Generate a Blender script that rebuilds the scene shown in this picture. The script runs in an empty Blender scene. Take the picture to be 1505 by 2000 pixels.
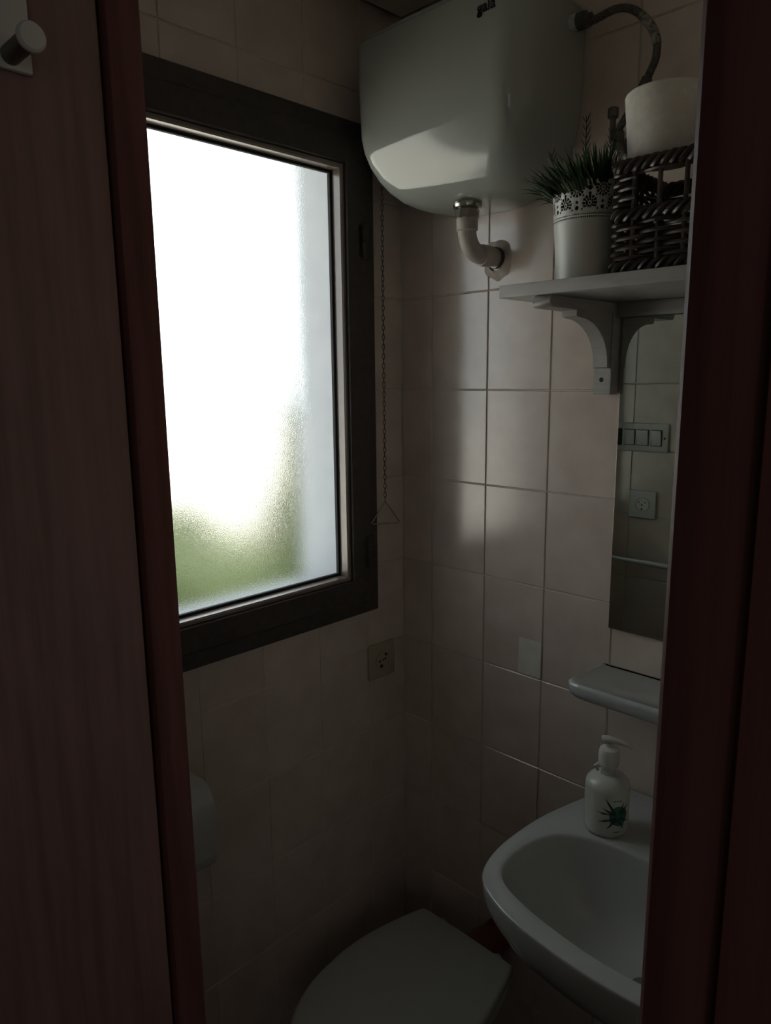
import bpy, bmesh, math, random
from mathutils import Vector, Matrix, noise
random.seed(7)
scene = bpy.context.scene
PI = math.pi

# ------------------------------------------------------------------ camera
F_PX, YAW, PITCH, ROLL = 1412.0, math.radians(44.428), math.radians(-10.606), math.radians(-0.623)
CAM = Vector((1.1587, -1.2427, 1.6297))
_f = Vector((-math.sin(YAW)*math.cos(PITCH), math.cos(YAW)*math.cos(PITCH), math.sin(PITCH)))
_r = Vector((math.cos(YAW), math.sin(YAW), 0)); _u = _r.cross(_f)
_r2 = math.cos(ROLL)*_r + math.sin(ROLL)*_u; _u2 = -math.sin(ROLL)*_r + math.cos(ROLL)*_u
cd = bpy.data.cameras.new('camera'); cam = bpy.data.objects.new('camera', cd)
scene.collection.objects.link(cam)
cd.sensor_fit = 'VERTICAL'; cd.sensor_height = 36.0; cd.lens = F_PX/2000*36.0
cd.clip_start = 0.02; cd.clip_end = 200
M = Matrix.Identity(4)
for i in range(3):
    M[i][0], M[i][1], M[i][2], M[i][3] = _r2[i], _u2[i], -_f[i], CAM[i]
cam.matrix_world = M
scene.camera = cam

# ------------------------------------------------------------------ light and exposure
vs = scene.view_settings
vs.view_transform = 'Standard'; vs.look = 'None'; vs.gamma = 1.0; vs.use_curve_mapping = False
vs.exposure = 0.0
w = bpy.data.worlds.new('sky'); scene.world = w; w.use_nodes = True
wn = w.node_tree.nodes; bg = wn['Background']
bg.inputs['Color'].default_value = (0.93, 0.97, 1.0, 1)
bg.inputs['Strength'].default_value = 3.0; bg.inputs['Color'].default_value = (0.90, 0.96, 1.0, 1)
sl = bpy.data.lights.new('sun', 'SUN'); sl.energy = 18.0; sl.angle = math.radians(2); sl.color = (1, 0.95, 0.85)
sun = bpy.data.objects.new('sun', sl); scene.collection.objects.link(sun)
sun.rotation_euler = Vector((-0.06, -0.6, -0.8)).to_track_quat('-Z', 'Y').to_euler()
hl = bpy.data.lights.new('hall_fill', 'AREA'); hl.energy = 1.8; hl.size = 1.0; hl.color = (1.0, 0.97, 0.93)  # unseen soft fill added in the hall to brighten door and walls
hall = bpy.data.objects.new('hall_fill', hl); scene.collection.objects.link(hall)
hall.location = (2.3, -2.3, 1.7)
hall.rotation_euler = Vector((-1, 0.9, 0.05)).to_track_quat('-Z', 'Y').to_euler()
scene.cycles.max_bounces = 10; scene.cycles.diffuse_bounces = 6; scene.cycles.glossy_bounces = 5
scene.cycles.transmission_bounces = 8; scene.cycles.sample_clamp_indirect = 6.0
scene.cycles.use_denoising = True

# ------------------------------------------------------------------ helpers
COL = scene.collection
def obj(name, me, parent=None, loc=None):
    o = bpy.data.objects.new(name, me); COL.objects.link(o)
    if parent is not None: o.parent = parent
    if loc is not None: o.location = loc
    return o
def tag(o, label=None, cat=None, group=None, kind=None):
    if label: o['label'] = label
    if cat: o['category'] = cat
    if group: o['group'] = group
    if kind: o['kind'] = kind
    return o
def empty(name, loc, label, cat, group=None):
    o = bpy.data.objects.new(name, None); COL.objects.link(o); o.location = loc
    o.empty_display_size = 0.05
    return tag(o, label, cat, group)
class MB:
    """collects geometry for one mesh"""
    def __init__(s): s.bm = bmesh.new()
    def box(s, x0, x1, y0, y1, z0, z1, bevel=0, seg=2, mat=None):
        c = Matrix.Translation(((x0+x1)/2, (y0+y1)/2, (z0+z1)/2)) @ Matrix.Diagonal((abs(x1-x0), abs(y1-y0), abs(z1-z0), 1))
        if mat is not None: c = mat @ c
        r = bmesh.ops.create_cube(s.bm, size=1, matrix=c)
        if bevel:
            es = list({e for v in r['verts'] for e in v.link_edges})
            bmesh.ops.bevel(s.bm, geom=es, offset=bevel, segments=seg, profile=0.5, affect='EDGES')
        return s
    def rings(s, rings, cap0=True, cap1=True, close=True):
        vs_ = [[s.bm.verts.new(p) for p in r] for r in rings]
        n = len(vs_[0])
        for a, b in zip(vs_[:-1], vs_[1:]):
            for i in range(n if close else n-1):
                j = (i+1) % n
                s.bm.faces.new((a[i], a[j], b[j], b[i]))
        if cap0: s.bm.faces.new(list(reversed(vs_[0])))
        if cap1: s.bm.faces.new(vs_[-1])
        return s
    def tube(s, pts, r, n=10, cap=True, closed=False):
        pts = [Vector(p) for p in pts]; m = len(pts)
        rs = r if isinstance(r, (list, tuple)) else [r]*m
        prev = None; rg = []
        for i, p in enumerate(pts):
            if closed: t = pts[(i+1) % m]-pts[i-1]
            else: t = pts[min(i+1, m-1)]-pts[max(i-1, 0)]
            t.normalize()
            if prev is None:
                a = Vector((0, 0, 1)) if abs(t.z) < 0.9 else Vector((1, 0, 0))
                nx = t.cross(a).normalized()
            else:
                nx = (prev-t*prev.dot(t)).normalized()
            prev = nx; ny = t.cross(nx)
            rg.append([p+rs[i]*(math.cos(2*PI*k/n)*nx+math.sin(2*PI*k/n)*ny) for k in range(n)])
        if closed: rg.append(rg[0]); s.rings(rg, False, False)
        else: s.rings(rg, cap, cap)
        return s
    def lathe(s, prof, c=(0, 0, 0), n=40, axis='z', cap0=True, cap1=True):
        rg = []
        for r, h in prof:
            ring = []
            for k in range(n):
                a = 2*PI*k/n; p = (r*math.cos(a), r*math.sin(a), h)
                if axis == 'x': p = (p[2], p[0], p[1])
                elif axis == 'y': p = (p[1], p[2], p[0])
                ring.append((p[0]+c[0], p[1]+c[1], p[2]+c[2]))
            rg.append(ring)
        return s.rings(rg, cap0, cap1)
    def prism(s, poly, d, origin, ax_u, ax_v, bevel=0, seg=2):
        """polygon (u,v) extruded by vector d"""
        o = Vector(origin); u = Vector(ax_u); v = Vector(ax_v); d = Vector(d)
        lo = [s.bm.verts.new(o+a*u+b*v) for a, b in poly]; hi = [s.bm.verts.new(o+a*u+b*v+d) for a, b in poly]
        n = len(poly); fs = [s.bm.faces.new(lo), s.bm.faces.new(list(reversed(hi)))]
        for i in range(n):
            j = (i+1) % n; fs.append(s.bm.faces.new((lo[j], lo[i], hi[i], hi[j])))
        if bevel:
            es = list({e for f in fs for e in f.edges})
            bmesh.ops.bevel(s.bm, geom=es, offset=bevel, segments=seg, profile=0.5, affect='EDGES')
        return s
    def mesh(s, name, mat, smooth=True, angle=35):
        bmesh.ops.recalc_face_normals(s.bm, faces=s.bm.faces)
        me = bpy.data.meshes.new(name); s.bm.to_mesh(me); s.bm.free()
        me.materials.append(mat)
        if smooth:
            me.polygons.foreach_set('use_smooth', [True]*len(me.polygons))
            me.set_sharp_from_angle(angle=math.radians(angle))
        return me
    def build(s, name, mat, parent=None, smooth=True, angle=35, loc=None):
        """coordinates are local to the parent's base"""
        return obj(name, s.mesh(name, mat, smooth, angle), parent, loc)
def cat_rom(pts, n=8, closed=True):
    out = []; m = len(pts); P = [Vector(p) for p in pts]
    rng = range(m) if closed else range(m-1)
    for i in rng:
        p0 = P[i-1] if (closed or i > 0) else P[0]; p1 = P[i]; p2 = P[(i+1) % m]
        p3 = P[(i+2) % m] if (closed or i+2 < m) else P[-1]
        for k in range(n):
            t = k/n
            out.append(0.5*((2*p1)+(p2-p0)*t+(2*p0-5*p1+4*p2-p3)*t*t+(3*p1-p0-3*p2+p3)*t**3))
    if not closed: out.append(P[-1])
    return out
def by_angle(poly, c, n):
    """resample a star-shaped closed 2D outline at equal angles about c"""
    res = []; m = len(poly)
    for k in range(n):
        a = 2*PI*k/n; d = Vector((math.cos(a), math.sin(a))); best = 0
        for i in range(m):
            p = Vector(poly[i][:2])-Vector(c); q = Vector(poly[(i+1) % m][:2])-Vector(c); e = q-p
            den = d.x*(-e.y)+d.y*e.x
            if abs(den) < 1e-12: continue
            t = (p.x*(-e.y)+p.y*e.x)/den
            s_ = (d.x*p.y-d.y*p.x)/den
            if -1e-9 <= s_ <= 1+1e-9 and t > best: best = t
        res.append((c[0]+d.x*best, c[1]+d.y*best))
    return res
def rrect(x0, x1, y0, y1, r, n=6, r_back=None):
    """rounded rectangle outline; y0 is the front (smaller y)"""
    rb = r if r_back is None else r_back
    pts = []
    for cx, cy, a0, rr in ((x1-rb, y1-rb, 0, rb), (x0+rb, y1-rb, 90, rb), (x0+r, y0+r, 180, r), (x1-r, y0+r, 270, r)):
        for k in range(n+1):
            a = math.radians(a0+90*k/n); pts.append((cx+rr*math.cos(a), cy+rr*math.sin(a)))
    return pts

# ------------------------------------------------------------------ materials
def mat(name, col, rough=0.5, metal=0.0, spec=0.5, coat=0.0):
    m = bpy.data.materials.new(name); m.use_nodes = True
    b = m.node_tree.nodes['Principled BSDF']
    b.inputs['Base Color'].default_value = (*col, 1); b.inputs['Roughness'].default_value = rough
    b.inputs['Metallic'].default_value = metal; b.inputs['Specular IOR Level'].default_value = spec
    b.inputs['Coat Weight'].default_value = coat; b.inputs['Coat Roughness'].default_value = 0.1
    return m
def mottle(m, c1, c2, scale=8, detail=4, stretch=(1, 1, 1), bump=0.0, bscale=None, lo=0.35, hi=0.65, rnd=0.0):
    """procedural colour variation between two colours, optional fine relief and per-object shift"""
    nt = m.node_tree; N = nt.nodes; L = nt.links; b = N['Principled BSDF']
    tc = N.new('ShaderNodeTexCoord'); mp = N.new('ShaderNodeMapping'); mp.inputs['Scale'].default_value = stretch
    L.new(tc.outputs['Object'], mp.inputs['Vector'])
    nz = N.new('ShaderNodeTexNoise'); nz.noise_dimensions = '4D'
    nz.inputs['Scale'].default_value = scale; nz.inputs['Detail'].default_value = detail
    L.new(mp.outputs['Vector'], nz.inputs['Vector'])
    oi = N.new('ShaderNodeObjectInfo'); mul = N.new('ShaderNodeMath'); mul.operation = 'MULTIPLY'
    mul.inputs[1].default_value = 40.0; L.new(oi.outputs['Random'], mul.inputs[0]); L.new(mul.outputs[0], nz.inputs['W'])
    cr = N.new('ShaderNodeValToRGB'); cr.color_ramp.elements[0].position = lo; cr.color_ramp.elements[1].position = hi
    cr.color_ramp.elements[0].color = (*c1, 1); cr.color_ramp.elements[1].color = (*c2, 1)
    L.new(nz.outputs['Fac'], cr.inputs['Fac'])
    last = cr.outputs['Color']
    if rnd:
        hs = N.new('ShaderNodeHueSaturation'); mr = N.new('ShaderNodeMapRange')
        mr.inputs['To Min'].default_value = 1-rnd; mr.inputs['To Max'].default_value = 1+rnd
        L.new(oi.outputs['Random'], mr.inputs['Value']); L.new(mr.outputs['Result'], hs.inputs['Value'])
        L.new(last, hs.inputs['Color']); last = hs.outputs['Color']
    L.new(last, b.inputs['Base Color'])
    if bump:
        n2 = N.new('ShaderNodeTexNoise'); n2.inputs['Scale'].default_value = bscale or scale*3
        L.new(mp.outputs['Vector'], n2.inputs['Vector'])
        bp = N.new('ShaderNodeBump'); bp.inputs['Strength'].default_value = bump; bp.inputs['Distance'].default_value = 0.002
        L.new(n2.outputs['Fac'], bp.inputs['Height']); L.new(bp.outputs['Normal'], b.inputs['Normal'])
    return m
TILE = mottle(mat('cream_tile', (0.6, 0.52, 0.46), 0.19, spec=0.75), (0.56, 0.475, 0.415), (0.64, 0.555, 0.49), 14, 5, bump=0.12, bscale=9, rnd=0.03)
GROUT = mat('grout', (0.62, 0.56, 0.50), 0.9)
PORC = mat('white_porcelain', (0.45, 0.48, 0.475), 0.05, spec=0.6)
PLAST = mat('white_plastic', (0.62, 0.62, 0.58), 0.35)
LIDP = mat('lid_plastic', (0.42, 0.45, 0.42), 0.4)
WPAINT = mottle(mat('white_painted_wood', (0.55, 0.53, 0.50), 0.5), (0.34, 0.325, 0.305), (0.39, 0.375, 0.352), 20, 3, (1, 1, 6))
ALU = mottle(mat('brown_aluminium', (0.05, 0.04, 0.036), 0.5, spec=0.35), (0.052, 0.043, 0.039), (0.066, 0.056, 0.051), 60)
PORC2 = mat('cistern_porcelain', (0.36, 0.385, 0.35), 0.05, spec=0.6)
GASKET = mat('black_gasket', (0.012, 0.012, 0.012), 0.7)
BEAD = mat('bead_aluminium', (0.20, 0.155, 0.13), 0.24, spec=0.8)
WOOD = mottle(mat('mahogany_door', (0.08, 0.03, 0.02), 0.38), (0.20, 0.115, 0.102), (0.28, 0.165, 0.148), 9, 7, (9, 9, 0.5), bump=0.15, bscale=30)
WOODD = mottle(mat('mahogany_frame', (0.07, 0.026, 0.02), 0.5, spec=0.16), (0.13, 0.056, 0.049), (0.19, 0.082, 0.072), 9, 7, (9, 9, 0.5), bump=0.15, bscale=30)
CHROME = mat('dull_chrome', (0.45, 0.44, 0.40), 0.22, metal=1.0)
DCHROME = mat('dark_steel', (0.16, 0.15, 0.13), 0.4, metal=0.9)
BRAID = mottle(mat('braided_hose', (0.12, 0.11, 0.09), 0.45, metal=0.6), (0.05, 0.045, 0.04), (0.18, 0.165, 0.14), 400)
PVC = mottle(mat('grey_pvc', (0.45, 0.41, 0.36), 0.45), (0.40, 0.36, 0.32), (0.5, 0.46, 0.40), 40)
CEMENT = mottle(mat('cement_patch', (0.35, 0.33, 0.3), 0.95), (0.38, 0.33, 0.29), (0.58, 0.51, 0.45), 60, 6, bump=0.8, bscale=90)
CREAMP = mat('yellowed_plastic', (0.40, 0.36, 0.26), 0.4)
BLACK = mat('black_hole', (0.008, 0.008, 0.008), 0.6)
WICK = mottle(mat('dark_wicker', (0.03, 0.018, 0.014), 0.45), (0.022, 0.014, 0.011), (0.055, 0.035, 0.027), 60)
LEAF = mottle(mat('grass_leaf', (0.04, 0.09, 0.03), 0.45), (0.016, 0.042, 0.014), (0.05, 0.10, 0.03), 25)
SOIL = mat('dark_soil', (0.015, 0.012, 0.01), 0.95)
PAPER = mottle(mat('tissue_paper', (0.75, 0.73, 0.68), 0.95), (0.70, 0.68, 0.62), (0.78, 0.76, 0.70), 90, 4, bump=0.6, bscale=160)
CARD = mat('cardboard', (0.3, 0.22, 0.14), 0.9)
BOTTLE = mat('milky_bottle', (0.55, 0.58, 0.53), 0.25)
GREEN = mat('print_green', (0.02, 0.12, 0.075), 0.4)
DGREEN = mat('print_dark_green', (0.008, 0.045, 0.028), 0.4)
GREY = mat('print_grey', (0.16, 0.16, 0.14), 0.5)
RED = mat('dark_red_plastic', (0.15, 0.028, 0.032), 0.5)
CEIL = mottle(mat('ceiling_board', (0.75, 0.72, 0.66), 0.8), (0.72, 0.69, 0.63), (0.78, 0.75, 0.70), 40)
DARKGAP = mat('ceiling_shadow_gap', (0.06, 0.055, 0.05), 0.9)
FLOOR = mottle(mat('floor_tile', (0.14, 0.10, 0.08), 0.4), (0.10, 0.07, 0.055), (0.17, 0.125, 0.10), 10)
PLASTER = mottle(mat('plaster', (0.42, 0.40, 0.37), 0.9), (0.39, 0.37, 0.34), (0.45, 0.43, 0.40), 15)
RENDER = mottle(mat('pale_render', (0.4, 0.42, 0.44), 0.9), (0.33, 0.35, 0.375), (0.37, 0.39, 0.415), 30)
FOL = mottle(mat('hedge_leaves', (0.2, 0.3, 0.07), 0.7), (0.008, 0.020, 0.003), (0.055, 0.082, 0.007), 9, 6)
PAVE = mottle(mat('pale_paving', (0.6, 0.58, 0.54), 0.9), (0.52, 0.50, 0.46), (0.64, 0.62, 0.57), 3, 6)
MIRROR = mat('silvered_glass', (0.55, 0.59, 0.54), 0.015, metal=1.0)
def frosted():
    m = bpy.data.materials.new('frosted_glass'); m.use_nodes = True; nt = m.node_tree; N = nt.nodes; L = nt.links
    N.remove(N['Principled BSDF']); g = N.new('ShaderNodeBsdfGlass'); g.distribution = 'GGX'
    g.inputs['Color'].default_value = (0.97, 0.98, 0.97, 1); g.inputs['Roughness'].default_value = 0.075
    g.inputs['IOR'].default_value = 1.45
    tc = N.new('ShaderNodeTexCoord'); nz = N.new('ShaderNodeTexNoise'); nz.inputs['Scale'].default_value = 620
    nz.inputs['Detail'].default_value = 3; L.new(tc.outputs['Object'], nz.inputs['Vector'])
    bp = N.new('ShaderNodeBump'); bp.inputs['Strength'].default_value = 0.26; bp.inputs['Distance'].default_value = 0.001
    L.new(nz.outputs['Fac'], bp.inputs['Height']); L.new(bp.outputs['Normal'], g.inputs['Normal'])
    L.new(g.outputs['BSDF'], N['Material Output'].inputs['Surface'])
    return m
FROST = frosted()

# ------------------------------------------------------------------ room shell
XR, YD, ZC = 1.13, -0.89, 2.365        # right wall, door wall, ceiling panel
GD = 0.0025                            # grout lies this far behind the tile faces
WY0, WY1, WZ0, WZ1 = -0.805, -0.105, 1.10, 2.135   # window frame, outside size
HY0, HY1, HZ0, HZ1 = WY0+.04, WY1-.04, WZ0+.04, WZ1-.04   # hole in the wall
def struct(mb, name, m, **k): return tag(mb.build(name, m, **k), kind='structure')
TOP = 2.62
wall_back = struct(MB().box(-0.27, XR+.2, GD, 0.2, -0.1, TOP), 'wall_back', GROUT, smooth=False)
mb = MB()
for y0, y1, z0, z1 in ((YD-.06, HY0, -0.1, TOP), (HY1, GD, -0.1, TOP), (HY0, HY1, -0.1, HZ0), (HY0, HY1, HZ1, TOP)):
    mb.box(-0.06, -GD, y0, y1, z0, z1)
wall_left = struct(mb, 'wall_left', GROUT, smooth=False)
mb = MB()   # outer leaf of the window wall, with its pale reveal
ry0, ry1, rz0, rz1 = WY0-.0, -0.115, 1.13, 2.16
for y0, y1, z0, z1 in ((-2.8, ry0, -0.3, TOP), (ry1, 0.2, -0.3, TOP), (ry0, ry1, -0.3, rz0), (ry0, ry1, rz1, TOP)):
    mb.box(-0.245, -0.061, y0, y1, z0, z1)
struct(mb, 'wall_outer', RENDER, smooth=False)
wall_right = struct(MB().box(XR, XR+.2, YD, GD, -0.1, TOP), 'wall_right', TILE, smooth=False)
DX0, DX1, YH = 0.52, 1.043, -0.952     # door opening and the hall face of the partition
wall_front = struct(MB().box(-0.06, DX0-.03, YH, YD+-GD, -0.1, TOP).box(DX1+.03, XR+.2, YH, YD-GD, -0.1, TOP)
                    .box(DX0-.03, DX1+.03, YH, YD-GD, 2.09, TOP), 'wall_front', GROUT, smooth=False)
struct(MB().box(-0.3, XR+.2, YD-.06, 0.2, -0.12, 0), 'floor', FLOOR, smooth=False)
# hall behind the camera, closed
mb = MB().box(-0.06, 0.0, -2.7, YH, -0.1, TOP).box(2.6, 2.7, -2.7, YH, -0.1, TOP).box(-0.06, 2.7, -2.8, -2.7, -0.1, TOP).box(XR+.2, 2.7, YH, YH+.1, -0.1, TOP)
struct(mb, 'wall_hall', PLASTER, smooth=False)
struct(MB().box(-0.06, 2.7, -2.8, YH, -0.12, 0), 'floor_hall', FLOOR, smooth=False)
struct(MB().box(-0.06, 2.7, -2.8, YH, 2.42, TOP), 'ceiling_hall', PLASTER, smooth=False)
ceiling = struct(MB().box(-0.06, XR+.2, YD-.06, 0.2, ZC+.018, TOP), 'ceiling', DARKGAP, smooth=False)
for x0, x1 in ((0.017, 0.56), (0.566, XR-.017)):
    MB().box(x0, x1, YD+.017, -0.017, ZC, ZC+.019, bevel=0.003, seg=1).build('ceiling_panel', CEIL, ceiling)

# ---- tiles: every tile is a piece of its wall
G2 = 0.0012
def tile_mesh(poly, d, origin, u, v, cache={}):
    key = tuple((round(a, 4), round(b, 4)) for a, b in poly)+(tuple(round(c, 4) for c in d), tuple(u))
    if key not in cache:
        mb = MB(); o = Vector((0, 0, 0))
        inner = []
        mb.prism(poly, d, o, u, v)
        mb.bm.faces.ensure_lookup_table()
        top = mb.bm.faces[1]
        bmesh.ops.bevel(mb.bm, geom=list(top.edges), offset=0.0012, segments=1, affect='EDGES')
        cache[key] = mb.mesh('tile', TILE, smooth=False)
    return cache[key]
def lay(us, vs_, wall, org, u, v, d, hole=None):
    for a0, a1 in zip(us[:-1], us[1:]):
        for b0, b1 in zip(vs_[:-1], vs_[1:]):
            x0, x1, y0, y1 = a0+G2, a1-G2, b0+G2, b1-G2
            poly = [(x0, y0), (x1, y0), (x1, y1), (x0, y1)]
            if hole:
                h0, h1, k0, k1 = hole
                if x0 >= h0 and x1 <= h1 and y0 >= k0 and y1 <= k1: continue
                if x1 > h0 and x0 < h1 and y1 > k0 and y0 < k1:
                    cx0, cx1 = x0 < h0, x1 > h1
                    cy0, cy1 = y0 < k0, y1 > k1
                    if (cx0 or cx1) and not (cy0 or cy1):
                        poly = [(x0, y0), (h0, y0), (h0, y1), (x0, y1)] if cx0 else [(h1, y0), (x1, y0), (x1, y1), (h1, y1)]
                    elif (cy0 or cy1) and not (cx0 or cx1):
                        poly = [(x0, y0), (x1, y0), (x1, k0), (x0, k0)] if cy0 else [(x0, k1), (x1, k1), (x1, y1), (x0, y1)]
                    elif cx0 and cy0: poly = [(x0, y0), (x1, y0), (x1, k0), (h0, k0), (h0, y1), (x0, y1)]
                    elif cx1 and cy0: poly = [(x0, y0), (x1, y0), (x1, y1), (h1, y1), (h1, k0), (x0, k0)]
                    elif cx0 and cy1: poly = [(x0, y0), (h0, y0), (h0, k1), (x1, k1), (x1, y1), (x0, y1)]
                    else: poly = [(h1, y0), (x1, y0), (x1, y1), (x0, y1), (x0, k1), (h1, k1)]
            c = (poly[0][0], poly[0][1])
            loc = Vector(org)+Vector(u)*c[0]+Vector(v)*c[1]
            me = tile_mesh([(p-c[0], q-c[1]) for p, q in poly], d, org, u, v)
            jit = Vector(d).normalized()*random.uniform(-0.0003, 0.0003)
            obj('tile', me, wall, loc+jit)
ROWS = [i*0.2 for i in range(12)]+[ZC+.012]
W = 0.1508
lay([0]+[0.0903+W*i for i in range(7)]+[XR], ROWS, wall_back, (0, GD, 0), (1, 0, 0), (0, 0, 1), (0, -GD, 0))
lay([0.0]+[0.1204+W*i for i in range(5)]+[-YD], ROWS, wall_left, (-GD, 0, 0), (0, -1, 0), (0, 0, 1), (GD, 0, 0),
    hole=(-HY1, -HY0, HZ0, HZ1))
lay([0, 0.147, 0.298, DX0-.032], ROWS, wall_front, (0, YD-GD, 0), (1, 0, 0), (0, 0, 1), (0, GD, 0))

# ------------------------------------------------------------------ window
win = empty('window_1', (0.0, (WY0+WY1)/2, WZ0), 'dark brown aluminium window with one frosted pane in the tiled wall', 'window')
win['kind'] = 'structure'
def wbox(mb, x0, x1, y0, y1, z0, z1, b=0.0015):
    o = win.location; return mb.box(x0-o.x, x1-o.x, y0-o.y, y1-o.y, z0-o.z, z1-o.z, bevel=b, seg=1)
def ring(name, m, x0, x1, ya, yb, za, zb, t, b=0.0015):
    """four mitre-free bars round a rectangle, t thick inward"""
    mb = MB()
    wbox(mb, x0, x1, ya, ya+t, za, zb, b); wbox(mb, x0, x1, yb-t, yb, za, zb, b)
    wbox(mb, x0, x1, ya+t, yb-t, za, za+t, b); wbox(mb, x0, x1, ya+t, yb-t, zb-t, zb, b)
    return mb.build(name, m, win)
ring('fixed_frame', ALU, -0.055, 0.018, WY0, WY1, WZ0, WZ1, 0.050)
SY0, SY1, SZ0, SZ1 = WY0+.036, WY1-.036, WZ0+.036, WZ1-.036
sash = ring('sash', ALU, -0.012, 0.030, SY0, SY1, SZ0, SZ1, 0.050)
BY0, BY1, BZ0, BZ1 = SY0+.049, SY1-.049, SZ0+.049, SZ1-.049
bd = ring('glazing_bead', BEAD, -0.012, 0.022, BY0, BY1, BZ0, BZ1, 0.011, 0.003)
bd.parent = sash
gk = ring('gasket', GASKET, -0.013, -0.004, BY0+.009, BY1-.009, BZ0+.009, BZ1-.009, 0.0075, 0.001)
gk.parent = sash
pane = wbox(MB(), -0.019, -0.013, BY0+.004, BY1-.004, BZ0+.004, BZ1-.004, 0).build('pane', FROST, sash, smooth=False)
pane['label'] = 'frosted glass pane glowing white with a green blur below'
for z in (1.245, 1.905):
    o = win.location; c = Vector((0.030, WY1-.040, z))-o
    h = MB().lathe([(0.0055, -0.036), (0.0065, -0.034), (0.0065, -0.002), (0.0045, 0), (0.0065, 0.002), (0.0065, 0.034), (0.0055, 0.036)], c, 12)
    h.box(c.x-.012, c.x, c.y-.018, c.y+.018, c.z-.034, c.z+.034, bevel=.002)
    h.build('hinge', ALU, win)
# ------------------------------------------------------------------ outdoors, seen blurred through the pane
struct(MB().box(-30, -0.3, -20, 30, -0.5, -0.2), 'ground', PAVE, smooth=False)
def bush(name, c, r, label, seed):
    mb = MB(); bmesh.ops.create_icosphere(mb.bm, subdivisions=5, radius=1)
    for v in mb.bm.verts:
        d = v.co.normalized()
        k = 1+0.22*noise.noise(d*2.3+Vector((seed, 0, 0)))+0.10*noise.noise(d*7+Vector((seed, 4, 0)))+0.07*noise.noise(d*19)
        v.co = Vector((d.x*r[0], d.y*r[1], d.z*r[2]))*k
    o = mb.build(name, FOL, None, angle=180); o.location = c
    return tag(o, label, 'bush', 'garden bushes')
bush('garden_bush', (-2.0, 0.46, 0.38), (0.46, 0.46, 0.67), 'rounded green garden bush blurred behind the lower left of the pane', 1)
bush('garden_bush', (-2.05, 1.47, 0.50), (0.42, 0.44, 0.77), 'green garden bush blurred behind the lower middle of the pane', 5)
bush('garden_bush', (-1.0, 0.53, 0.70), (0.15, 0.17, 1.02), 'tall slender green bush blurred beside the pale window reveal', 9)

# ------------------------------------------------------------------ door and its frame
frame = struct(MB().box(DX0-.03, DX0, -0.9215, YD+.001, 0, 2.09, bevel=.003)
               .box(DX1, DX1+.03, YH, YD+.001, 0, 2.09, bevel=.003)
               .box(DX0, DX1, YH, YD+.001, 2.055, 2.09, bevel=.003), 'trim_1', WOODD)
# right casing on the hall face, moulded
prof = [(0, 0), (0, 0.0075), (0.0012, 0.0112), (0.004, 0.0146), (0.009, 0.0166), (0.015, 0.0173), (0.022, 0.0175), (0.0285, 0.017), (0.0305, 0.0125), (0.0325, 0.0125), (0.035, 0.018), (0.055, 0.020), (0.066, 0.018), (0.07, 0.012), (0.07, 0)]
struct(MB().prism([(a+DX1-.0014, -b) for a, b in prof], (0, 0, 2.12), (0, YH, 0), (1, 0, 0), (0, 1, 0)), 'trim_2', WOODD, angle=25)
door = empty('door_1', (0.498, -0.9265, 0.008), 'dark mahogany door leaf swung open into the hall', 'door')
door['kind'] = 'structure'
MB().box(-0.018, 0.018, -0.545, 0.0, 0, 2.03, bevel=.003).build('door_leaf', WOOD, door)
# robe hook on the leaf
hk = empty('robe_hook', (0.516, -1.011, 1.895), 'white plate hook with dark peg and white cap on the open door', 'hook')
MB().box(0, 0.006, -0.026, 0.0245, -0.027, 0.055, bevel=.0015).build('plate', PLAST, hk)
MB().lathe([(0.0075, 0.004), (0.0075, 0.047)], (0, 0.008, -0.017), 24, 'x').build('peg', DCHROME, hk)
MB().lathe([(0.0088, 0.046), (0.0105, 0.047), (0.0105, 0.050), (0.009, 0.052)], (0, 0.008, -0.017), 32, 'x').build('cap', PLAST, hk)

# ------------------------------------------------------------------ cistern
CX = 0.25
cis = empty('high_cistern', (CX, 0, 1.945), 'glossy white wall-hung toilet cistern high in the corner', 'cistern')
mb = MB(); rg = []
prof = [(2.240, .196, .208), (2.15, .195, .2065), (2.08, .192, .204), (2.055, .188, .200), (2.03, .180, .192), (2.005, .168, .180), (1.985, .154, .165), (1.968, .136, .147), (1.956, .112, .127), (1.949, .088, .105), (1.946, .06, .085)]
def csec(z, hw, dp, r): return [(x, y, z-1.945) for x, y in rrect(-hw, hw, -dp, -0.001, r, 8, 0.012)]
rg = [csec(z, hw, dp, min(.05, dp*.33)) for z, hw, dp in prof]
rg = [[(x*.98, y*.985, 2.244-1.945) for x, y, z in rg[0]]]+rg
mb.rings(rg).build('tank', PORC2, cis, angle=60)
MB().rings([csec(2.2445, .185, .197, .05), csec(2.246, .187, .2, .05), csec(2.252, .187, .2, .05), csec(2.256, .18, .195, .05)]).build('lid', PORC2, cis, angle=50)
# maker's word on the front
cu = bpy.data.curves.new('word', 'FONT'); cu.body = 'gala'; cu.size = 0.024; cu.extrude = 0.0003; cu.align_x = 'CENTER'; cu.offset = 0.0006
tmp = bpy.data.objects.new('tmp_word', cu); COL.objects.link(tmp)
dg = bpy.context.evaluated_depsgraph_get(); wm = bpy.data.meshes.new_from_object(tmp.evaluated_get(dg))
bpy.data.objects.remove(tmp); wm.materials.clear(); wm.materials.append(BLACK)
lg = obj('lettering', wm, cis, (0.132, -0.2083, 0.258)); lg.rotation_euler = (PI/2, 0, 0)
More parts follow.
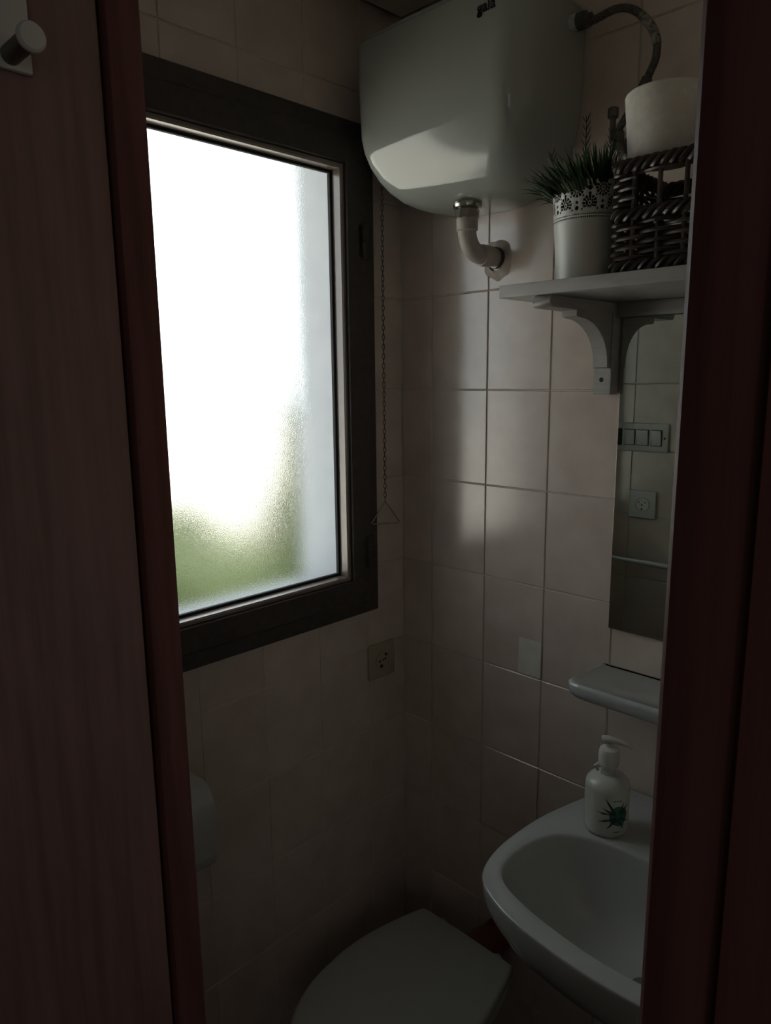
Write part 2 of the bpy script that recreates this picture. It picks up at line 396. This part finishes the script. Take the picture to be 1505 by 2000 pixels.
# two overflow holes and the inlet on the right side
for z in (.270, .251):
    MB().lathe([(0.0028, -0.002), (0.0028, 0.0006)], (.1945, -.088, z), 12, 'x').build('overflow_hole', BLACK, cis)
MB().lathe([(0.011, 0.0), (0.0125, .002), (0.0125, .012), (.011, .014)], (.194, -.055, .266), 6, 'x').build('inlet_nut', PLAST, cis, angle=20)
MB().tube([(-.190, -.095, .20), (-.205, -.098, .205), (-.2125, -.10, .195)], .004).build('lever', DCHROME, cis)
# outlet nuts
MB().lathe([(.020, -.008), (.0265, -.006), (.0275, -.001), (.0265, .003)], (.013, -.10, .001), 40).lathe([(.0205, -.026), (.0225, -.024), (.0225, -.010), (.0205, -.008)], (.013, -.10, .001), 8).build('outlet_nut', CHROME, cis, angle=25)
# ------------------------------------------------------------------ outlet bend into the wall
pipe = empty('flush_bend', (0.263, 0, 1.892), 'grey plastic elbow pipe from the cistern into the tiled wall', 'pipe')
pts = [(0, -.10, .030), (0, -.10, .022), (0, -.10, .012)]
for k in range(0, 9):
    a = PI/2*k/8; pts.append((0, -.10+.040*(1-math.cos(a)), .008-.04*math.sin(a)))
MB().tube(pts+[(0, -.05, -.032), (0, -.004, -.032)], .0175, 24).build('elbow', PVC, pipe)
MB().tube([(0, -.10, .036), (0, -.10, .0345), (0, -.10, .008), (0, -.10, .006)], [.0195, .0205, .0205, .018], 24).build('socket_sleeve', PVC, pipe)
MB().tube([(0, -.058, -.032), (0, -.057, -.032), (0, -.031, -.032), (0, -.030, -.032)], [.018, .0203, .0203, .018], 24).build('socket_sleeve', PVC, pipe)
MB().tube([(0, -.014, -.032), (0, -.0125, -.032), (0, -.0065, -.032), (0, -.005, -.032)], [.0185, .0208, .0208, .0185], 24).build('collar', DCHROME, pipe)
mb = MB(); ringp = []
for rr, y in ((.037, -.0004), (.033, -.0014), (.027, -.003), (.020, -.006)):
    ringp.append([(rr*(1+.18*noise.noise(Vector((math.cos(a)*2, math.sin(a)*2, rr*40))))*math.cos(a), y, -.036+1.05*rr*(1+.18*noise.noise(Vector((math.cos(a)*2, math.sin(a)*2, rr*40))))*math.sin(a)) for a in [2*PI*k/48 for k in range(48)]])
mb.rings(ringp, False, False).build('cement_collar', CEMENT, pipe, angle=80)
# ------------------------------------------------------------------ water hose
hose = empty('supply_hose', (0.507, 0, 2.02), 'braided steel supply hose arching from the cistern inlet to the wall', 'hose')
hp = [(.475, -.055, 2.205), (.488, -.055, 2.203), (.524, -.055, 2.207), (.553, -.055, 2.198), (.579, -.055, 2.174), (.594, -.052, 2.147), (.595, -.05, 2.120), (.585, -.048, 2.099), (.570, -.045, 2.076), (.552, -.042, 2.054), (.536, -.04, 2.035), (.531, -.04, 2.028)]
hp = [Vector(p)-hose.location for p in hp]
cr_ = cat_rom(hp, 8, False)
MB().tube(cr_, .0062, 12).build('braid', BRAID, hose)
def along(a, b): return cr_[int(a*len(cr_)):int(b*len(cr_))]
mb = MB()
for t in [0.355+.010*i for i in range(14)]:
    i = int(t*len(cr_)); 
seg = along(.33, .50); mb.tube(seg, .0068, 12).build('printed_sleeve', mottle(mat('sleeve', (0.3, 0.29, 0.25), .5), (0.07, .065, .055), (0.32, 0.30, 0.26), 160), hose)
MB().tube(along(0, .07), .0085, 12).build('crimp', DCHROME, hose)
MB().tube(along(.66, .80), .0085, 12).build('crimp', DCHROME, hose)
o = hose.location
MB().lathe([(.011, .0), (.0145, .002), (.0145, .016), (.011, .018), (.0085, .026)], Vector((.457, -.055, 2.2085))-o, 8, 'x').build('union_nut', DCHROME, hose, angle=20)
vb = Vector((.531, -.04, 2.012))-o
MB().lathe([(.008, -.004), (.0115, -.002), (.0115, .012), (.008, .016)], vb, 8).tube([vb+Vector((0, 0, .002)), vb+Vector((0, 0, -.012))], .009, 16).tube([vb+Vector((0, 0, -.006)), vb+Vector((0, .036, -.006))], .008, 16).lathe([(.020, .0), (.018, -.004), (.010, -.007)], (vb.x, .0385+vb.y, vb.z-.006), 24, 'y').build('angle_valve', DCHROME, hose, angle=30)
MB().lathe([(.006, -.009), (.009, -.007), (.009, .007), (.006, .009)], (vb.x-.010, vb.y, vb.z+.045), 10, 'z').tube([(vb.x-.010, vb.y, vb.z+.036), (vb.x-.010, vb.y, vb.z), (vb.x, vb.y, vb.z-.006)], .005, 8).build('valve_handle', DCHROME, hose, angle=30)
# ------------------------------------------------------------------ pull chain
ch = empty('pull_chain', (0.040, -0.102, 1.305), 'thin metal pull chain with a wire triangle hanging beside the window frame', 'chain')
mb = MB(); z = .048; k = 0
while z < .835:
    c = Vector((0, 0, z+.0065)); ln = []
    for a in [2*PI*i/10 for i in range(10)]:
        px_, pz_ = .0028*math.cos(a), .0066*math.sin(a)
        ln.append(c+(Vector((px_*.8, px_*.6, pz_)) if k % 2 else Vector((px_*.6, -px_*.8, pz_))))
    mb.tube(ln, .0009, 5, closed=True); z += .0101; k += 1
tag(mb.build('chain_links', DCHROME, ch), kind='stuff')
def ybar(a, b): return Vector((a*0.45, a*0.9, b))
tri = [ybar(0, .050), ybar(-.033, .002), ybar(-.031, -.0005), ybar(.031, -.0005), ybar(.033, .002)]
MB().tube(tri, .0016, 8, closed=True).build('triangle_handle', CHROME, ch)

# ------------------------------------------------------------------ shelf with brackets and what stands on it
SHX0, SHX1, SHZ = 0.437, 1.103, 1.773
sh = empty('wall_shelf', (0.77, 0, 1.60), 'white wooden shelf on two curved brackets above the mirror', 'shelf')
o = sh.location
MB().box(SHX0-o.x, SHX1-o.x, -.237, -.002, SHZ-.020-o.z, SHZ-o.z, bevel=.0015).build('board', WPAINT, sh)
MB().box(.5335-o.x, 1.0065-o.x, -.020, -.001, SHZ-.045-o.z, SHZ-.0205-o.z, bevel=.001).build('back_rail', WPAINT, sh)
for x0 in (0.5, 1.007):
    b = MB(); zt = SHZ-.0205-o.z
    arm = [(-.001, zt), (-.228, zt), (-.235, zt-.004), (-.236, zt-.010), (-.234, zt-.016), (-.228, zt-.019), (-.030, zt-.019), (-.030, -.006), (-.001, -.006)]
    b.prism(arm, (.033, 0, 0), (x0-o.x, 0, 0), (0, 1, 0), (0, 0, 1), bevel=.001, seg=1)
    bo = b.build('bracket', WPAINT, sh)
    c = MB(); a0 = zt-.0185
    cove = [(-.0295, a0), (-.150, a0), (-.150, a0-.010), (-.138, a0-.012)]
    for k in range(11):
        a = PI/2*k/10; cove.append((-.138+.098*math.sin(a), a0-.012-.075*(1-math.cos(a))))
    cove += [(-.040, a0-.092), (-.0295, a0-.094)]
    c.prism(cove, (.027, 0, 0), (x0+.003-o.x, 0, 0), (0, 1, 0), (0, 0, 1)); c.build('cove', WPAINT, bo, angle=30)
    MB().lathe([(.0042, -.0302), (.0042, -.0296)], (x0+.015-o.x, 0, .020), 16, 'y').build('screw_hole', BLACK, bo)
# mirror
MX0, MX1, MZ0, MZ1 = 0.5385, 1.0015, 1.153, 1.7275
mr = tag(MB().box(0, MX1-MX0, -.006, -.0005, 0, MZ1-MZ0, bevel=.0008, seg=1).build('wall_mirror', MIRROR, None, smooth=False, loc=(MX0, 0, MZ0)),
         'frameless mirror on the tiled wall below the white shelf', 'mirror')
# ---- potted grass
pot = empty('potted_grass', (0.545, -0.15, SHZ), 'artificial grass in a white lace-rimmed pot on the shelf', 'plant')
RB, RT, PH = .0475, .0575, .145
def prad(z): return RB+(RT-RB)*z/PH
LZ = .089
MB().lathe([(.043, .0), (RB, .002), (prad(LZ-.002), LZ-.002), (prad(LZ), LZ), (prad(LZ)-.0016, LZ), (RB-.003, .004), (.02, .004)], (0, 0, 0), 72).build('pot_body', mat('white_enamel', (0.58, 0.59, 0.55), .35), pot)
# lace band: thin sheet with real holes
NT, NZ = 560, 84
P_ = 2*PI*RT/9      # motif width
zl0, zl1 = LZ, PH+.007
def hole(s, h):
    """s along the rim in metres, h height above the lace base"""
    if h < .0105:
        ph = (s/.0030) % 1-.5
        for c in (.0035, .0075):
            if abs(ph)*.0030 < .0009 and abs(h-c) < .0009: return True
        return False
    for row in (0, 1):
        off = 0.5*row; cz = .0225+.0205*row
        u = ((s/P_+off) % 1-.5)*P_; v = h-cz; r = math.hypot(u, v); a = math.atan2(v, u)
        if r < .0016: return True
        for rr, n, hr in ((.0048, 9, .0014), (.0092, 12, .0018)):
            if row == 0 and rr > .006 and v < -.006: continue
            b = (a/(2*PI/n)+.5) % 1-.5
            if abs(r-rr) < hr*1.25 and abs(b)*2*PI/n*rr < hr: return True
    for (cu_, cz, rr) in ((0.0, .0165, .0030), (0.5, .0435, .0034), (.5, .036, .0022), (0, .0245, .0022), (.20, .0145, .0016), (.80, .0145, .0016), (.30, .0475, .0018), (.70, .0475, .0018), (.5, .0505, .0017), (.25, .0335, .0015), (.75, .0335, .0015)):
        u = ((s/P_-cu_+.5) % 1-.5)*P_
        if math.hypot(u, h-cz) < rr: return True
    return False
def edge(s):
    u = (s/P_+.5) % 1-.5+0; arch = math.cos(u*PI)**1
    return .0500+.0070*abs(math.sin(PI*(s/P_)))+.0011*math.cos(2*PI*s/(P_/9))
mb = MB(); grid = {}
def gv(i, j):
    i %= NT
    if (i, j) not in grid:
        a = 2*PI*i/NT; zz = zl0+(zl1-zl0)*j/NZ; r = prad(zz)
        grid[i, j] = mb.bm.verts.new((r*math.cos(a), r*math.sin(a), zz))
    return grid[i, j]
for i in range(NT):
    s_ = (i+.5)/NT*2*PI*RT
    for j in range(NZ):
        h = (j+.5)/NZ*(zl1-zl0)
        if h > edge(s_) or hole(s_, h): continue
        mb.bm.faces.new((gv(i, j), gv(i+1, j), gv(i+1, j+1), gv(i, j+1)))
lo_ = mb.build('lace_rim', bpy.data.materials['white_enamel'], pot, angle=180)
sm = lo_.modifiers.new('thickness', 'SOLIDIFY'); sm.thickness = .0012; sm.offset = -1
MB().lathe([(.001, .118), (.03, .121), (.0525, .119), (.052, .10), (.001, .1)], (0, 0, 0), 32).build('soil', SOIL, pot)
# grass blades
mb = MB()
def blade(base, d, L_, wd, droop, tw):
    side = d.cross(Vector((0, 0, 1)));  side = side.normalized() if side.length > .01 else Vector((1, 0, 0))
    side = Matrix.Rotation(tw, 3, d) @ side
    prev = None; p = base.copy(); dd = d.copy(); n = 5
    for k in range(n+1):
        t = k/n; ww = wd*(1-t**2.2)*(.55+.9*t if t < .5 else 1)
        nrm = dd.cross(side).normalized()
        if k == n: cur = [mb.bm.verts.new(p)]
        else: cur = [mb.bm.verts.new(p+side*ww), mb.bm.verts.new(p+nrm*ww*.35), mb.bm.verts.new(p-side*ww)]
        if prev:
            if len(cur) == 3:
                for q in range(2): mb.bm.faces.new((prev[q], prev[q+1], cur[q+1], cur[q]))
            else:
                for q in range(2): mb.bm.faces.new((prev[q], prev[q+1], cur[0]))
        prev = cur; p = p+dd*L_/n; dd = (dd+Vector((0, 0, -droop/n))).normalized()
for i in range(760):
    a = random.uniform(0, 2*PI); r = .043*math.sqrt(random.random())
    lean = r/.043*.95+random.uniform(-.1, .45)
    d = Vector((math.cos(a)*lean*(1 if math.cos(a) < 0 else .2), math.sin(a)*lean, 1)).normalized()
    blade(Vector((r*math.cos(a), r*math.sin(a), .118)), d, random.uniform(.055, .098)*(1.0-.12*(r/.043)), random.uniform(.0018, .0030), random.uniform(0.1, 1.0), random.uniform(-1, 1))
tag(mb.build('grass_blades', LEAF, pot, angle=180), kind='stuff')
for (bx, by, L_, lx, ly) in ((-.008, 0.0, .137, -.02, .0), (.022, .01, .112, .06, .0), (-.034, -.01, .098, -.36, .0), (.036, -.008, .085, .10, -.1)):
    mb = MB(); d = Vector((lx, ly, 1)).normalized(); b0 = Vector((bx, by, .115))
    mb.tube([b0, b0+d*L_*.5, b0+d*L_], [.0012, .0010, .0005], 6)
    for k in range(7):
        t = .42+.085*k
        for sgn in (-1, 1):
            sd = Vector((.72*sgn, -.35*sgn, .75)).normalized()
            blade(b0+d*L_*t, sd, .021*(1-.45*abs(t-.6)), .0011, -.5, 0)
    mb.build('sprig', LEAF, pot, angle=180)
# ---- wicker basket
BX0, BX1, BYF, BYB, BH = .612, .872, -.215, -.030, .157
bk = empty('wicker_basket', ((BX0+BX1)/2, (BYF+BYB)/2, SHZ), 'dark brown wicker basket with handle openings on the shelf', 'basket')
hx, hy = (BX1-BX0)/2-.006, (BYB-BYF)/2-.006
loop = [Vector((x, y)) for x, y in rrect(-hx, hx, -hy, hy, .012, 4)]
per = [0]
for a, b in zip(loop, loop[1:]+loop[:1]): per.append(per[-1]+(b-a).length)
TOT = per[-1]
def on_loop(s):
    s %= TOT
    for i in range(len(loop)):
        if per[i+1] >= s:
            a, b = loop[i], loop[(i+1) % len(loop)]; t = (s-per[i])/max(1e-9, per[i+1]-per[i])
            p = a.lerp(b, t); e = (b-a).normalized(); return p, Vector((e.y, -e.x))
    return loop[0], Vector((1, 0))
NS = 2*round(TOT/.036/2)
pitch = TOT/NS
OPX0, OPX1, OPZ0, OPZ1 = .655-bk.location.x, .872-.043-bk.location.x, .094, .133
def weaver(mb, z, phase, r):
    pts = []
    m = NS*10
    for k in range(m):
        s = TOT*k/m; p, nn = on_loop(s)
        off = .0042*math.cos(PI*s/pitch+phase*PI)
        pts.append((Vector((p.x+nn.x*off, p.y+nn.y*off, z)), OPX0 < p.x < OPX1 and abs(p.y) > hy-.004))
    if OPZ0 < z < OPZ1:
        run = []
        st = next(i for i in range(m) if pts[i][1] and not pts[(i+1) % m][1])
        for i in range(1, m+1):
            q = pts[(st+i) % m]
            if not q[1]: run.append(q[0])
            elif run:
                if len(run) > 2: mb.tube(run, r, 6)
                run = []
        if len(run) > 2: mb.tube(run, r, 6)
    else: mb.tube([q[0] for q in pts], r, 6, closed=True)
mb = MB(); z = .022; k = 0
while z < .140:
    if not (.072 < z < .092): weaver(mb, z, k % 2, .0031)
    z += .0068; k += 1
tag(mb.build('weave', WICK, bk), kind='stuff')
for i in range(NS):
    p, nn = on_loop((i+.0)*pitch)
    MB().tube([(p.x, p.y, .004), (p.x, p.y, .152)], .0034, 7).build('stake', WICK, bk)
def rope(name, z, R_, r, lay_, strands=3):
    mb = MB()
    for q in range(strands):
        pts = []
        for k in range(520):
            s = TOT*k/520; p, nn = on_loop(s); a = 2*PI*(round(TOT/lay_)*k/520+q/strands)
            pts.append((p.x+nn.x*R_*math.cos(a), p.y+nn.y*R_*math.cos(a), z+R_*1.2*math.sin(a)))
        mb.tube(pts, r, 6, closed=True)
    mb.build(name, WICK, bk)
rope('top_rim', .148, .0052, .0042, .040)
rope('middle_band', .082, .0050, .0040, .044)
rope('bottom_band', .010, .0052, .0042, .040)
MB().box(-hx, hx, -hy, hy, .004, .009).build('base', WICK, bk)
# ---- paper rolls
def roll(loc, r0, r1, h, label, name='paper_roll'):
    t = empty(name, loc, label, 'paper roll', 'paper rolls on the shelf')
    MB().lathe([(.020, 0), (r0-.004, 0), (r0, .003), (r1, h-.004), (r1-.001, h-.0015), (r1-.003, h), (.020, h)], (0, 0, 0), 64, cap0=False, cap1=False).build('paper', PAPER, t, angle=50)
    MB().lathe([(.0205, .001), (.0205, h-.001), (.0192, h-.001), (.0192, .001), (.0205, .001)], (0, 0, 0), 32, cap0=False, cap1=False).build('core', CARD, t)
    return t
roll((.662, -.150, SHZ+.1585), .0495, .0575, .094, 'large white paper roll standing on top of the wicker basket')
roll((.735, -.120, SHZ+.010), .050, .050, .095, 'white paper roll seen through the handle opening inside the basket')

# ------------------------------------------------------------------ ceramic ledge below the mirror
lx0, lx1, lz = .517, 1.02, 1.078
led = [(lx0+.010, -.001), (lx0+.001, -.104), (lx0+.003, -.116), (lx0+.012, -.125), (lx0+.03, -.128)]
led += [(lx0+lx1-a, b) for a, b in reversed(led)]
def lring(z, s, dy): return [(.7685+(x-.7685)*s, y*dy if y < -.01 else y, z) for x, y in led]
lo = lz
ld = MB().rings([lring(lz-.040, .90, .70), lring(lz-.030, .965, .92), lring(lz-.021, .992, .985), lring(lz-.006, 1, 1), lring(lz-.0015, .998, .99), lring(lz, .990, .965), lring(lz-.0005, .975, .93), lring(lz-.003, .96, .90)]).build('ceramic_ledge', PORC, None, angle=60)
tag(ld, 'white ceramic ledge on the tiles between mirror and sink', 'shelf')
# blank patch on the tiles
tag(MB().box(.335, .3905, -.0016, -.0002, 1.003, 1.083, bevel=.0006, seg=1).build('tile_patch', mottle(mat('pale_putty', (.8, .79, .72), .8), (.60, .60, .545), (.68, .675, .61), 40), None),
    'pale square patch stuck on a wall tile left of the ledge', 'patch')
# ------------------------------------------------------------------ sink
SZ = 0.84
sk = empty('wash_basin', (0.77, 0, SZ-.20), 'white ceramic wash basin hung on the wall below the mirror', 'basin')
half = [(.585, -.001), (.562, -.045), (.545, -.10), (.522, -.20), (.516, -.30), (.525, -.365), (.545, -.405), (.585, -.432), (.65, -.452)]
outl = half+[(.77, -.463)]+[(1.54-a, b) for a, b in reversed(half)]
outl = [(p.x, p.y) for p in cat_rom([(a, b, 0) for a, b in outl], 6, True)]
outl = [(a, min(b, -.001)) for a, b in outl]
ih = [(.66, -.186), (.60, -.203), (.566, -.232), (.549, -.285), (.549, -.345), (.565, -.380), (.605, -.402), (.68, -.420)]
inl = [(.77, -.182)]+ih+[(.77, -.428)]+[(1.54-a, b) for a, b in reversed(ih)]
inl = [(p.x, p.y) for p in cat_rom([(a, b, 0) for a, b in inl], 6, True)]
C0 = (.77, -.29); NB = 120
OU = by_angle(outl, C0, NB); IN = by_angle(inl, C0, NB)
def sring(base, s, z, c=C0, ytop=None):
    return [(c[0]+(x-c[0])*s-.77, min(-.001, c[1]+(y-c[1])*s), z-(SZ-.20)) for x, y in base]
und = (.77, -.16)
rg = [sring(OU, .28, SZ-.19, und), sring(OU, .50, SZ-.175, und), sring(OU, .74, SZ-.135, und), sring(OU, .90, SZ-.085, (.77, -.2)), sring(OU, .965, SZ-.050, (.77, -.25)), sring(OU, .99, SZ-.030), sring(OU, 1, SZ-.008), sring(OU, 1, SZ-.003), sring(OU, .9965, SZ-.0008), sring(OU, .990, SZ)]
rg += [sring(IN, 1.012, SZ), sring(IN, 1.0, SZ-.001), sring(IN, .988, SZ-.005), sring(IN, .96, SZ-.025), sring(IN, .90, SZ-.06), sring(IN, .78, SZ-.105), sring(IN, .55, SZ-.13), sring(IN, .25, SZ-.138), sring(IN, .08, SZ-.14)]
MB().rings(rg).build('bowl', PORC, sk, angle=75)
MB().lathe([(.006, -.001), (.022, 0), (.023, .002), (.019, .003), (.006, .001)], (0, -.29, -.1385+.2), 28).build('drain', CHROME, sk)
# soap bottle
sb = empty('soap_bottle', (.622, -.146, SZ+.0006), 'white pump soap bottle with green plant print on the basin', 'bottle')
MB().lathe([(.033, 0), (.0370, .003), (.038, .010), (.038, .082), (.0365, .090), (.031, .097), (.022, .1015), (.0125, .104), (.0115, .110)], (0, 0, 0), 56).build('body', BOTTLE, sb, angle=50)
pump = MB().lathe([(.0105, .108), (.0105, .119), (.0165, .121), (.0175, .126), (.0175, .143), (.0155, .150), (.009, .153), (.0062, .154), (.0062, .160)], (0, 0, 0), 32).build('pump_collar', PLAST, sb)
mb = MB()
hd = Vector((.93, .36, 0)).normalized()
mb.tube([hd*-.013+Vector((0, 0, .166)), hd*-.004+Vector((0, 0, .1668)), hd*.014+Vector((0, 0, .1655)), hd*.030+Vector((0, 0, .1625)), hd*.038+Vector((0, 0, .158))], [.0058, .0066, .0056, .0046, .0035], 14)
mb.build('pump_head', PLAST, sb)
MB().tube([(-.013, -.012, .109), (-.017, -.015, .118), (-.013, -.013, .122), (-.009, -.008, .119)], .0028, 8).build('lock_clip', PLAST, sb)
# print: leaves lie on the curved body, facing the room
def decal(name, poly, m, lift):
    """poly in (arc metres, height); wrapped round the body, zero arc faces the print direction"""
    mb = MB(); R = .038+lift; a0 = math.radians(-38)
    n = len(poly); cx_ = sum(p[0] for p in poly)/n; cz_ = sum(p[1] for p in poly)/n
    P = lambda s, h: mb.bm.verts.new((R*math.cos(a0+s/R), R*math.sin(a0+s/R), h))
    rings_ = [[P(cx_+(s-cx_)*t, cz_+(h-cz_)*t) for s, h in poly] for t in (.3, .55, .8, 1)]
    mb.bm.faces.new(rings_[0])
    for a, b in zip(rings_[:-1], rings_[1:]):
        for i in range(n): mb.bm.faces.new((a[i], a[(i+1) % n], b[(i+1) % n], b[i]))
    mb.build(name, m, sb, angle=180)
pl = []
for k in range(26):
    a = 2*PI*k/26; pl.append((.005+.0175*math.cos(a)*(1+.06*math.cos(5*a)), .043+.0185*math.sin(a)*(1+.06*math.sin(4*a))))
decal('plant_print', pl, GREEN, .0003)
for ang, ln, c in ((176, .030, (.0, .046)), (197, .028, (.0, .040)), (122, .029, (-.002, .048)), (150, .020, (-.003, .046)), (70, .020, (.006, .047)), (45, .021, (.008, .047)), (-28, .021, (.006, .040)), (-60, .020, (.003, .038)), (230, .021, (0, .038))):
    a = math.radians(ang); d = Vector((math.cos(a), math.sin(a))); n_ = Vector((-d.y, d.x)); b0 = Vector(c)
    ln *= 1.22
    decal('leaf_print', [tuple(b0+n_*.0024), tuple(b0-n_*.0024), tuple(b0+d*ln*.6-n_*.0016), tuple(b0+d*ln), tuple(b0+d*ln*.6+n_*.0016)], DGREEN, .0005)
for i, (s0, wd, h) in enumerate(((-.006, .0045, .0715), (-.0005, .0035, .072), (.0045, .005, .0715), (-.004, .012, .0135))):
    decal('word_print', [(s0, h-.0013), (s0+wd, h-.0013), (s0+wd, h+.0013), (s0, h+.0013)], GREY, .0003)
decal('stroke_print', [(.010, .0225), (.016, .027), (.0165, .0255), (.0115, .0205)], DGREEN, .0003)

# ------------------------------------------------------------------ toilet
tl = empty('toilet', (.30, 0, 0), 'white toilet with closed lid under the cistern', 'toilet')
lh = [(.115, -.126), (.128, -.140), (.143, -.19), (.158, -.26), (.1645, -.33), (.160, -.40), (.143, -.47), (.110, -.53), (.060, -.570)]
lidp = [(p.x, p.y) for p in cat_rom([(a, b, 0) for a, b in lh]+[(0, -.583, 0)]+[(-a, b, 0) for a, b in reversed(lh)], 6, True)]
LC = (0, -.34); LP = by_angle(lidp, LC, 96)
def tring(s, z, c=LC, sx=1): return [(c[0]+(x-c[0])*s*sx, c[1]+(y-c[1])*s, z) for x, y in LP]
MB().rings([tring(.97, .396), tring(.995, .399), tring(1, .404), tring(.997, .412), tring(.985, .4165), tring(.95, .4195), tring(.6, .4205), tring(.2, .421)]).build('lid', LIDP, tl, angle=60)
MB().rings([tring(.985, .378), tring(1.005, .381), tring(1.005, .392), tring(.985, .395)]).build('seat', LIDP, tl, angle=40)
MB().rings([tring(.62, 0, (0, -.28), .8), tring(.60, .02, (0, -.28), .8), tring(.55, .10, (0, -.27), .75), tring(.62, .20, (0, -.28), .82), tring(.80, .29, (0, -.31), .92), tring(.95, .35, LC, .98), tring(.985, .37, LC), tring(.985, .3775, LC)]).build('pan', PORC, tl, angle=60)
MB().box(-.085, .085, -.20, -.118, .24, .374, bevel=.02, seg=4).build('inlet_spigot', PORC, tl)
for x in (-.075, .075):
    MB().lathe([(.011, .376), (.013, .378), (.013, .398), (.010, .401)], (x, -.118, 0), 20).build('hinge_post', LIDP, tl)
boot = MB().tube([(0, -.125, .332), (0, -.12, .333), (0, -.05, .338), (0, -.03, .34), (0, -.002, .34)], [.040, .045, .045, .036, .036], 28).build('rubber_sleeve', RED, tl)
boot['label'] = 'dark red rubber sleeve behind the lid'
# paper holder on the window wall
ph = empty('paper_holder', (0, -.665, .745), 'white covered paper holder on the tiled wall under the window', 'holder')
prof = [(.0005, 0), (.0005, .160)]
for k in range(13):
    a = PI/2*(1-k/12); prof.append((.060+.042*math.cos(a), .108+.052*math.sin(a)))
prof += [(.102, .03), (.095, .008), (.085, 0)]
MB().prism(prof, (0, .105, 0), (0, -.0525, 0), (1, 0, 0), (0, 0, 1), bevel=.003).build('cover', PORC, ph, angle=30)
MB().box(.0005, .012, -.058, .058, -.006, .168, bevel=.003).build('back_plate', PORC, ph)

# ------------------------------------------------------------------ sockets and switches
def wall_socket(name, loc, rz, label, m, holes):
    """built facing -y with its back on y=0"""
    t = empty(name, loc, label, 'socket'); t.rotation_euler = (0, 0, rz)
    MB().box(-.0425, .0425, -.009, -.0003, -.0425, .0425, bevel=.003, seg=3).build('plate', m, t)
    ringm = MB().lathe([(.0195, -.0092), (.0205, -.0115), (.0225, -.0115), (.0230, -.0088)], (0, 0, 0), 36, 'y', False, False)
    ringm.build('rim', m, t)
    MB().lathe([(.0198, -.0094), (.001, -.0094)], (0, 0, 0), 36, 'y', False, True).build('well', m, t)
    for x, z, r in holes:
        MB().lathe([(r, -.0100), (r, -.0090)], (x, 0, z), 14, 'y').build('pin_hole', BLACK, t)
    return t
wall_socket('wall_socket', (0.0, -0.0855, .965), PI/2, 'yellowed square power socket on the tiles below the window corner', CREAMP,
            ((-.0095, -.001, .0028), (.0095, .001, .0028), (.011, .012, .0035), (-.004, -.014, .0045), (0.002, .0, .0022)))
s2 = wall_socket('wall_socket', (.191, YD, 1.235), PI, 'white square power socket reflected in the mirror below the switches', PLAST,
            ((.010, .007, .0022), (-.010, .007, .0022), (0, -.001, .0025), (0, -.0145, .0032)))
sw = empty('switch_plate', (.160, YD, 1.440), 'white plate with rocker switches reflected in the mirror', 'switch'); sw.rotation_euler = (0, 0, PI)
MB().box(-.1, .1, -.009, -.0003, -.0435, .0435, bevel=.004, seg=3).build('plate', PLAST, sw)
for x0, x1, tilt in ((.124, .158, .05), (.164, .201, .10), (.209, .241, .09)):
    c = -((x0+x1)/2-.160)
    MB().box(-(x1-x0)/2-.001, (x1-x0)/2+.001, -.0096, -.0085, -.0245, .0245).build('recess', BLACK, sw, loc=(c, 0, 0))
    r_ = MB().box(-(x1-x0)/2+.001, (x1-x0)/2-.001, -.0045, .001, -.0225, .0225, bevel=.001).build('rocker', PLAST, sw, loc=(c, -.0095, 0)); r_.rotation_euler = (tilt, 0, tilt*.4)
MB().box(.044, .066, -.0098, -.0085, -.026, .026).build('indicator', BLACK, sw)
MB().lathe([(.0032, -.0100), (.0032, -.0085)], (-.090, 0, 0), 14, 'y').build('screw', BLACK, sw)
tr = empty('towel_rail', (.25, YD, 1.065), 'white towel rail on the wall reflected low in the mirror', 'rail')
MB().tube([(-.195, .05, 0), (.14, .05, 0)], .0085, 20).build('bar', PORC, tr)
for x in (-.19, .135):
    MB().tube([(x, .0005, 0), (x, .052, 0)], .010, 16).lathe([(.02, .0005), (.02, .006), (.012, .010)], (x, 0, 0), 24, 'y').build('bracket', PORC, tr)
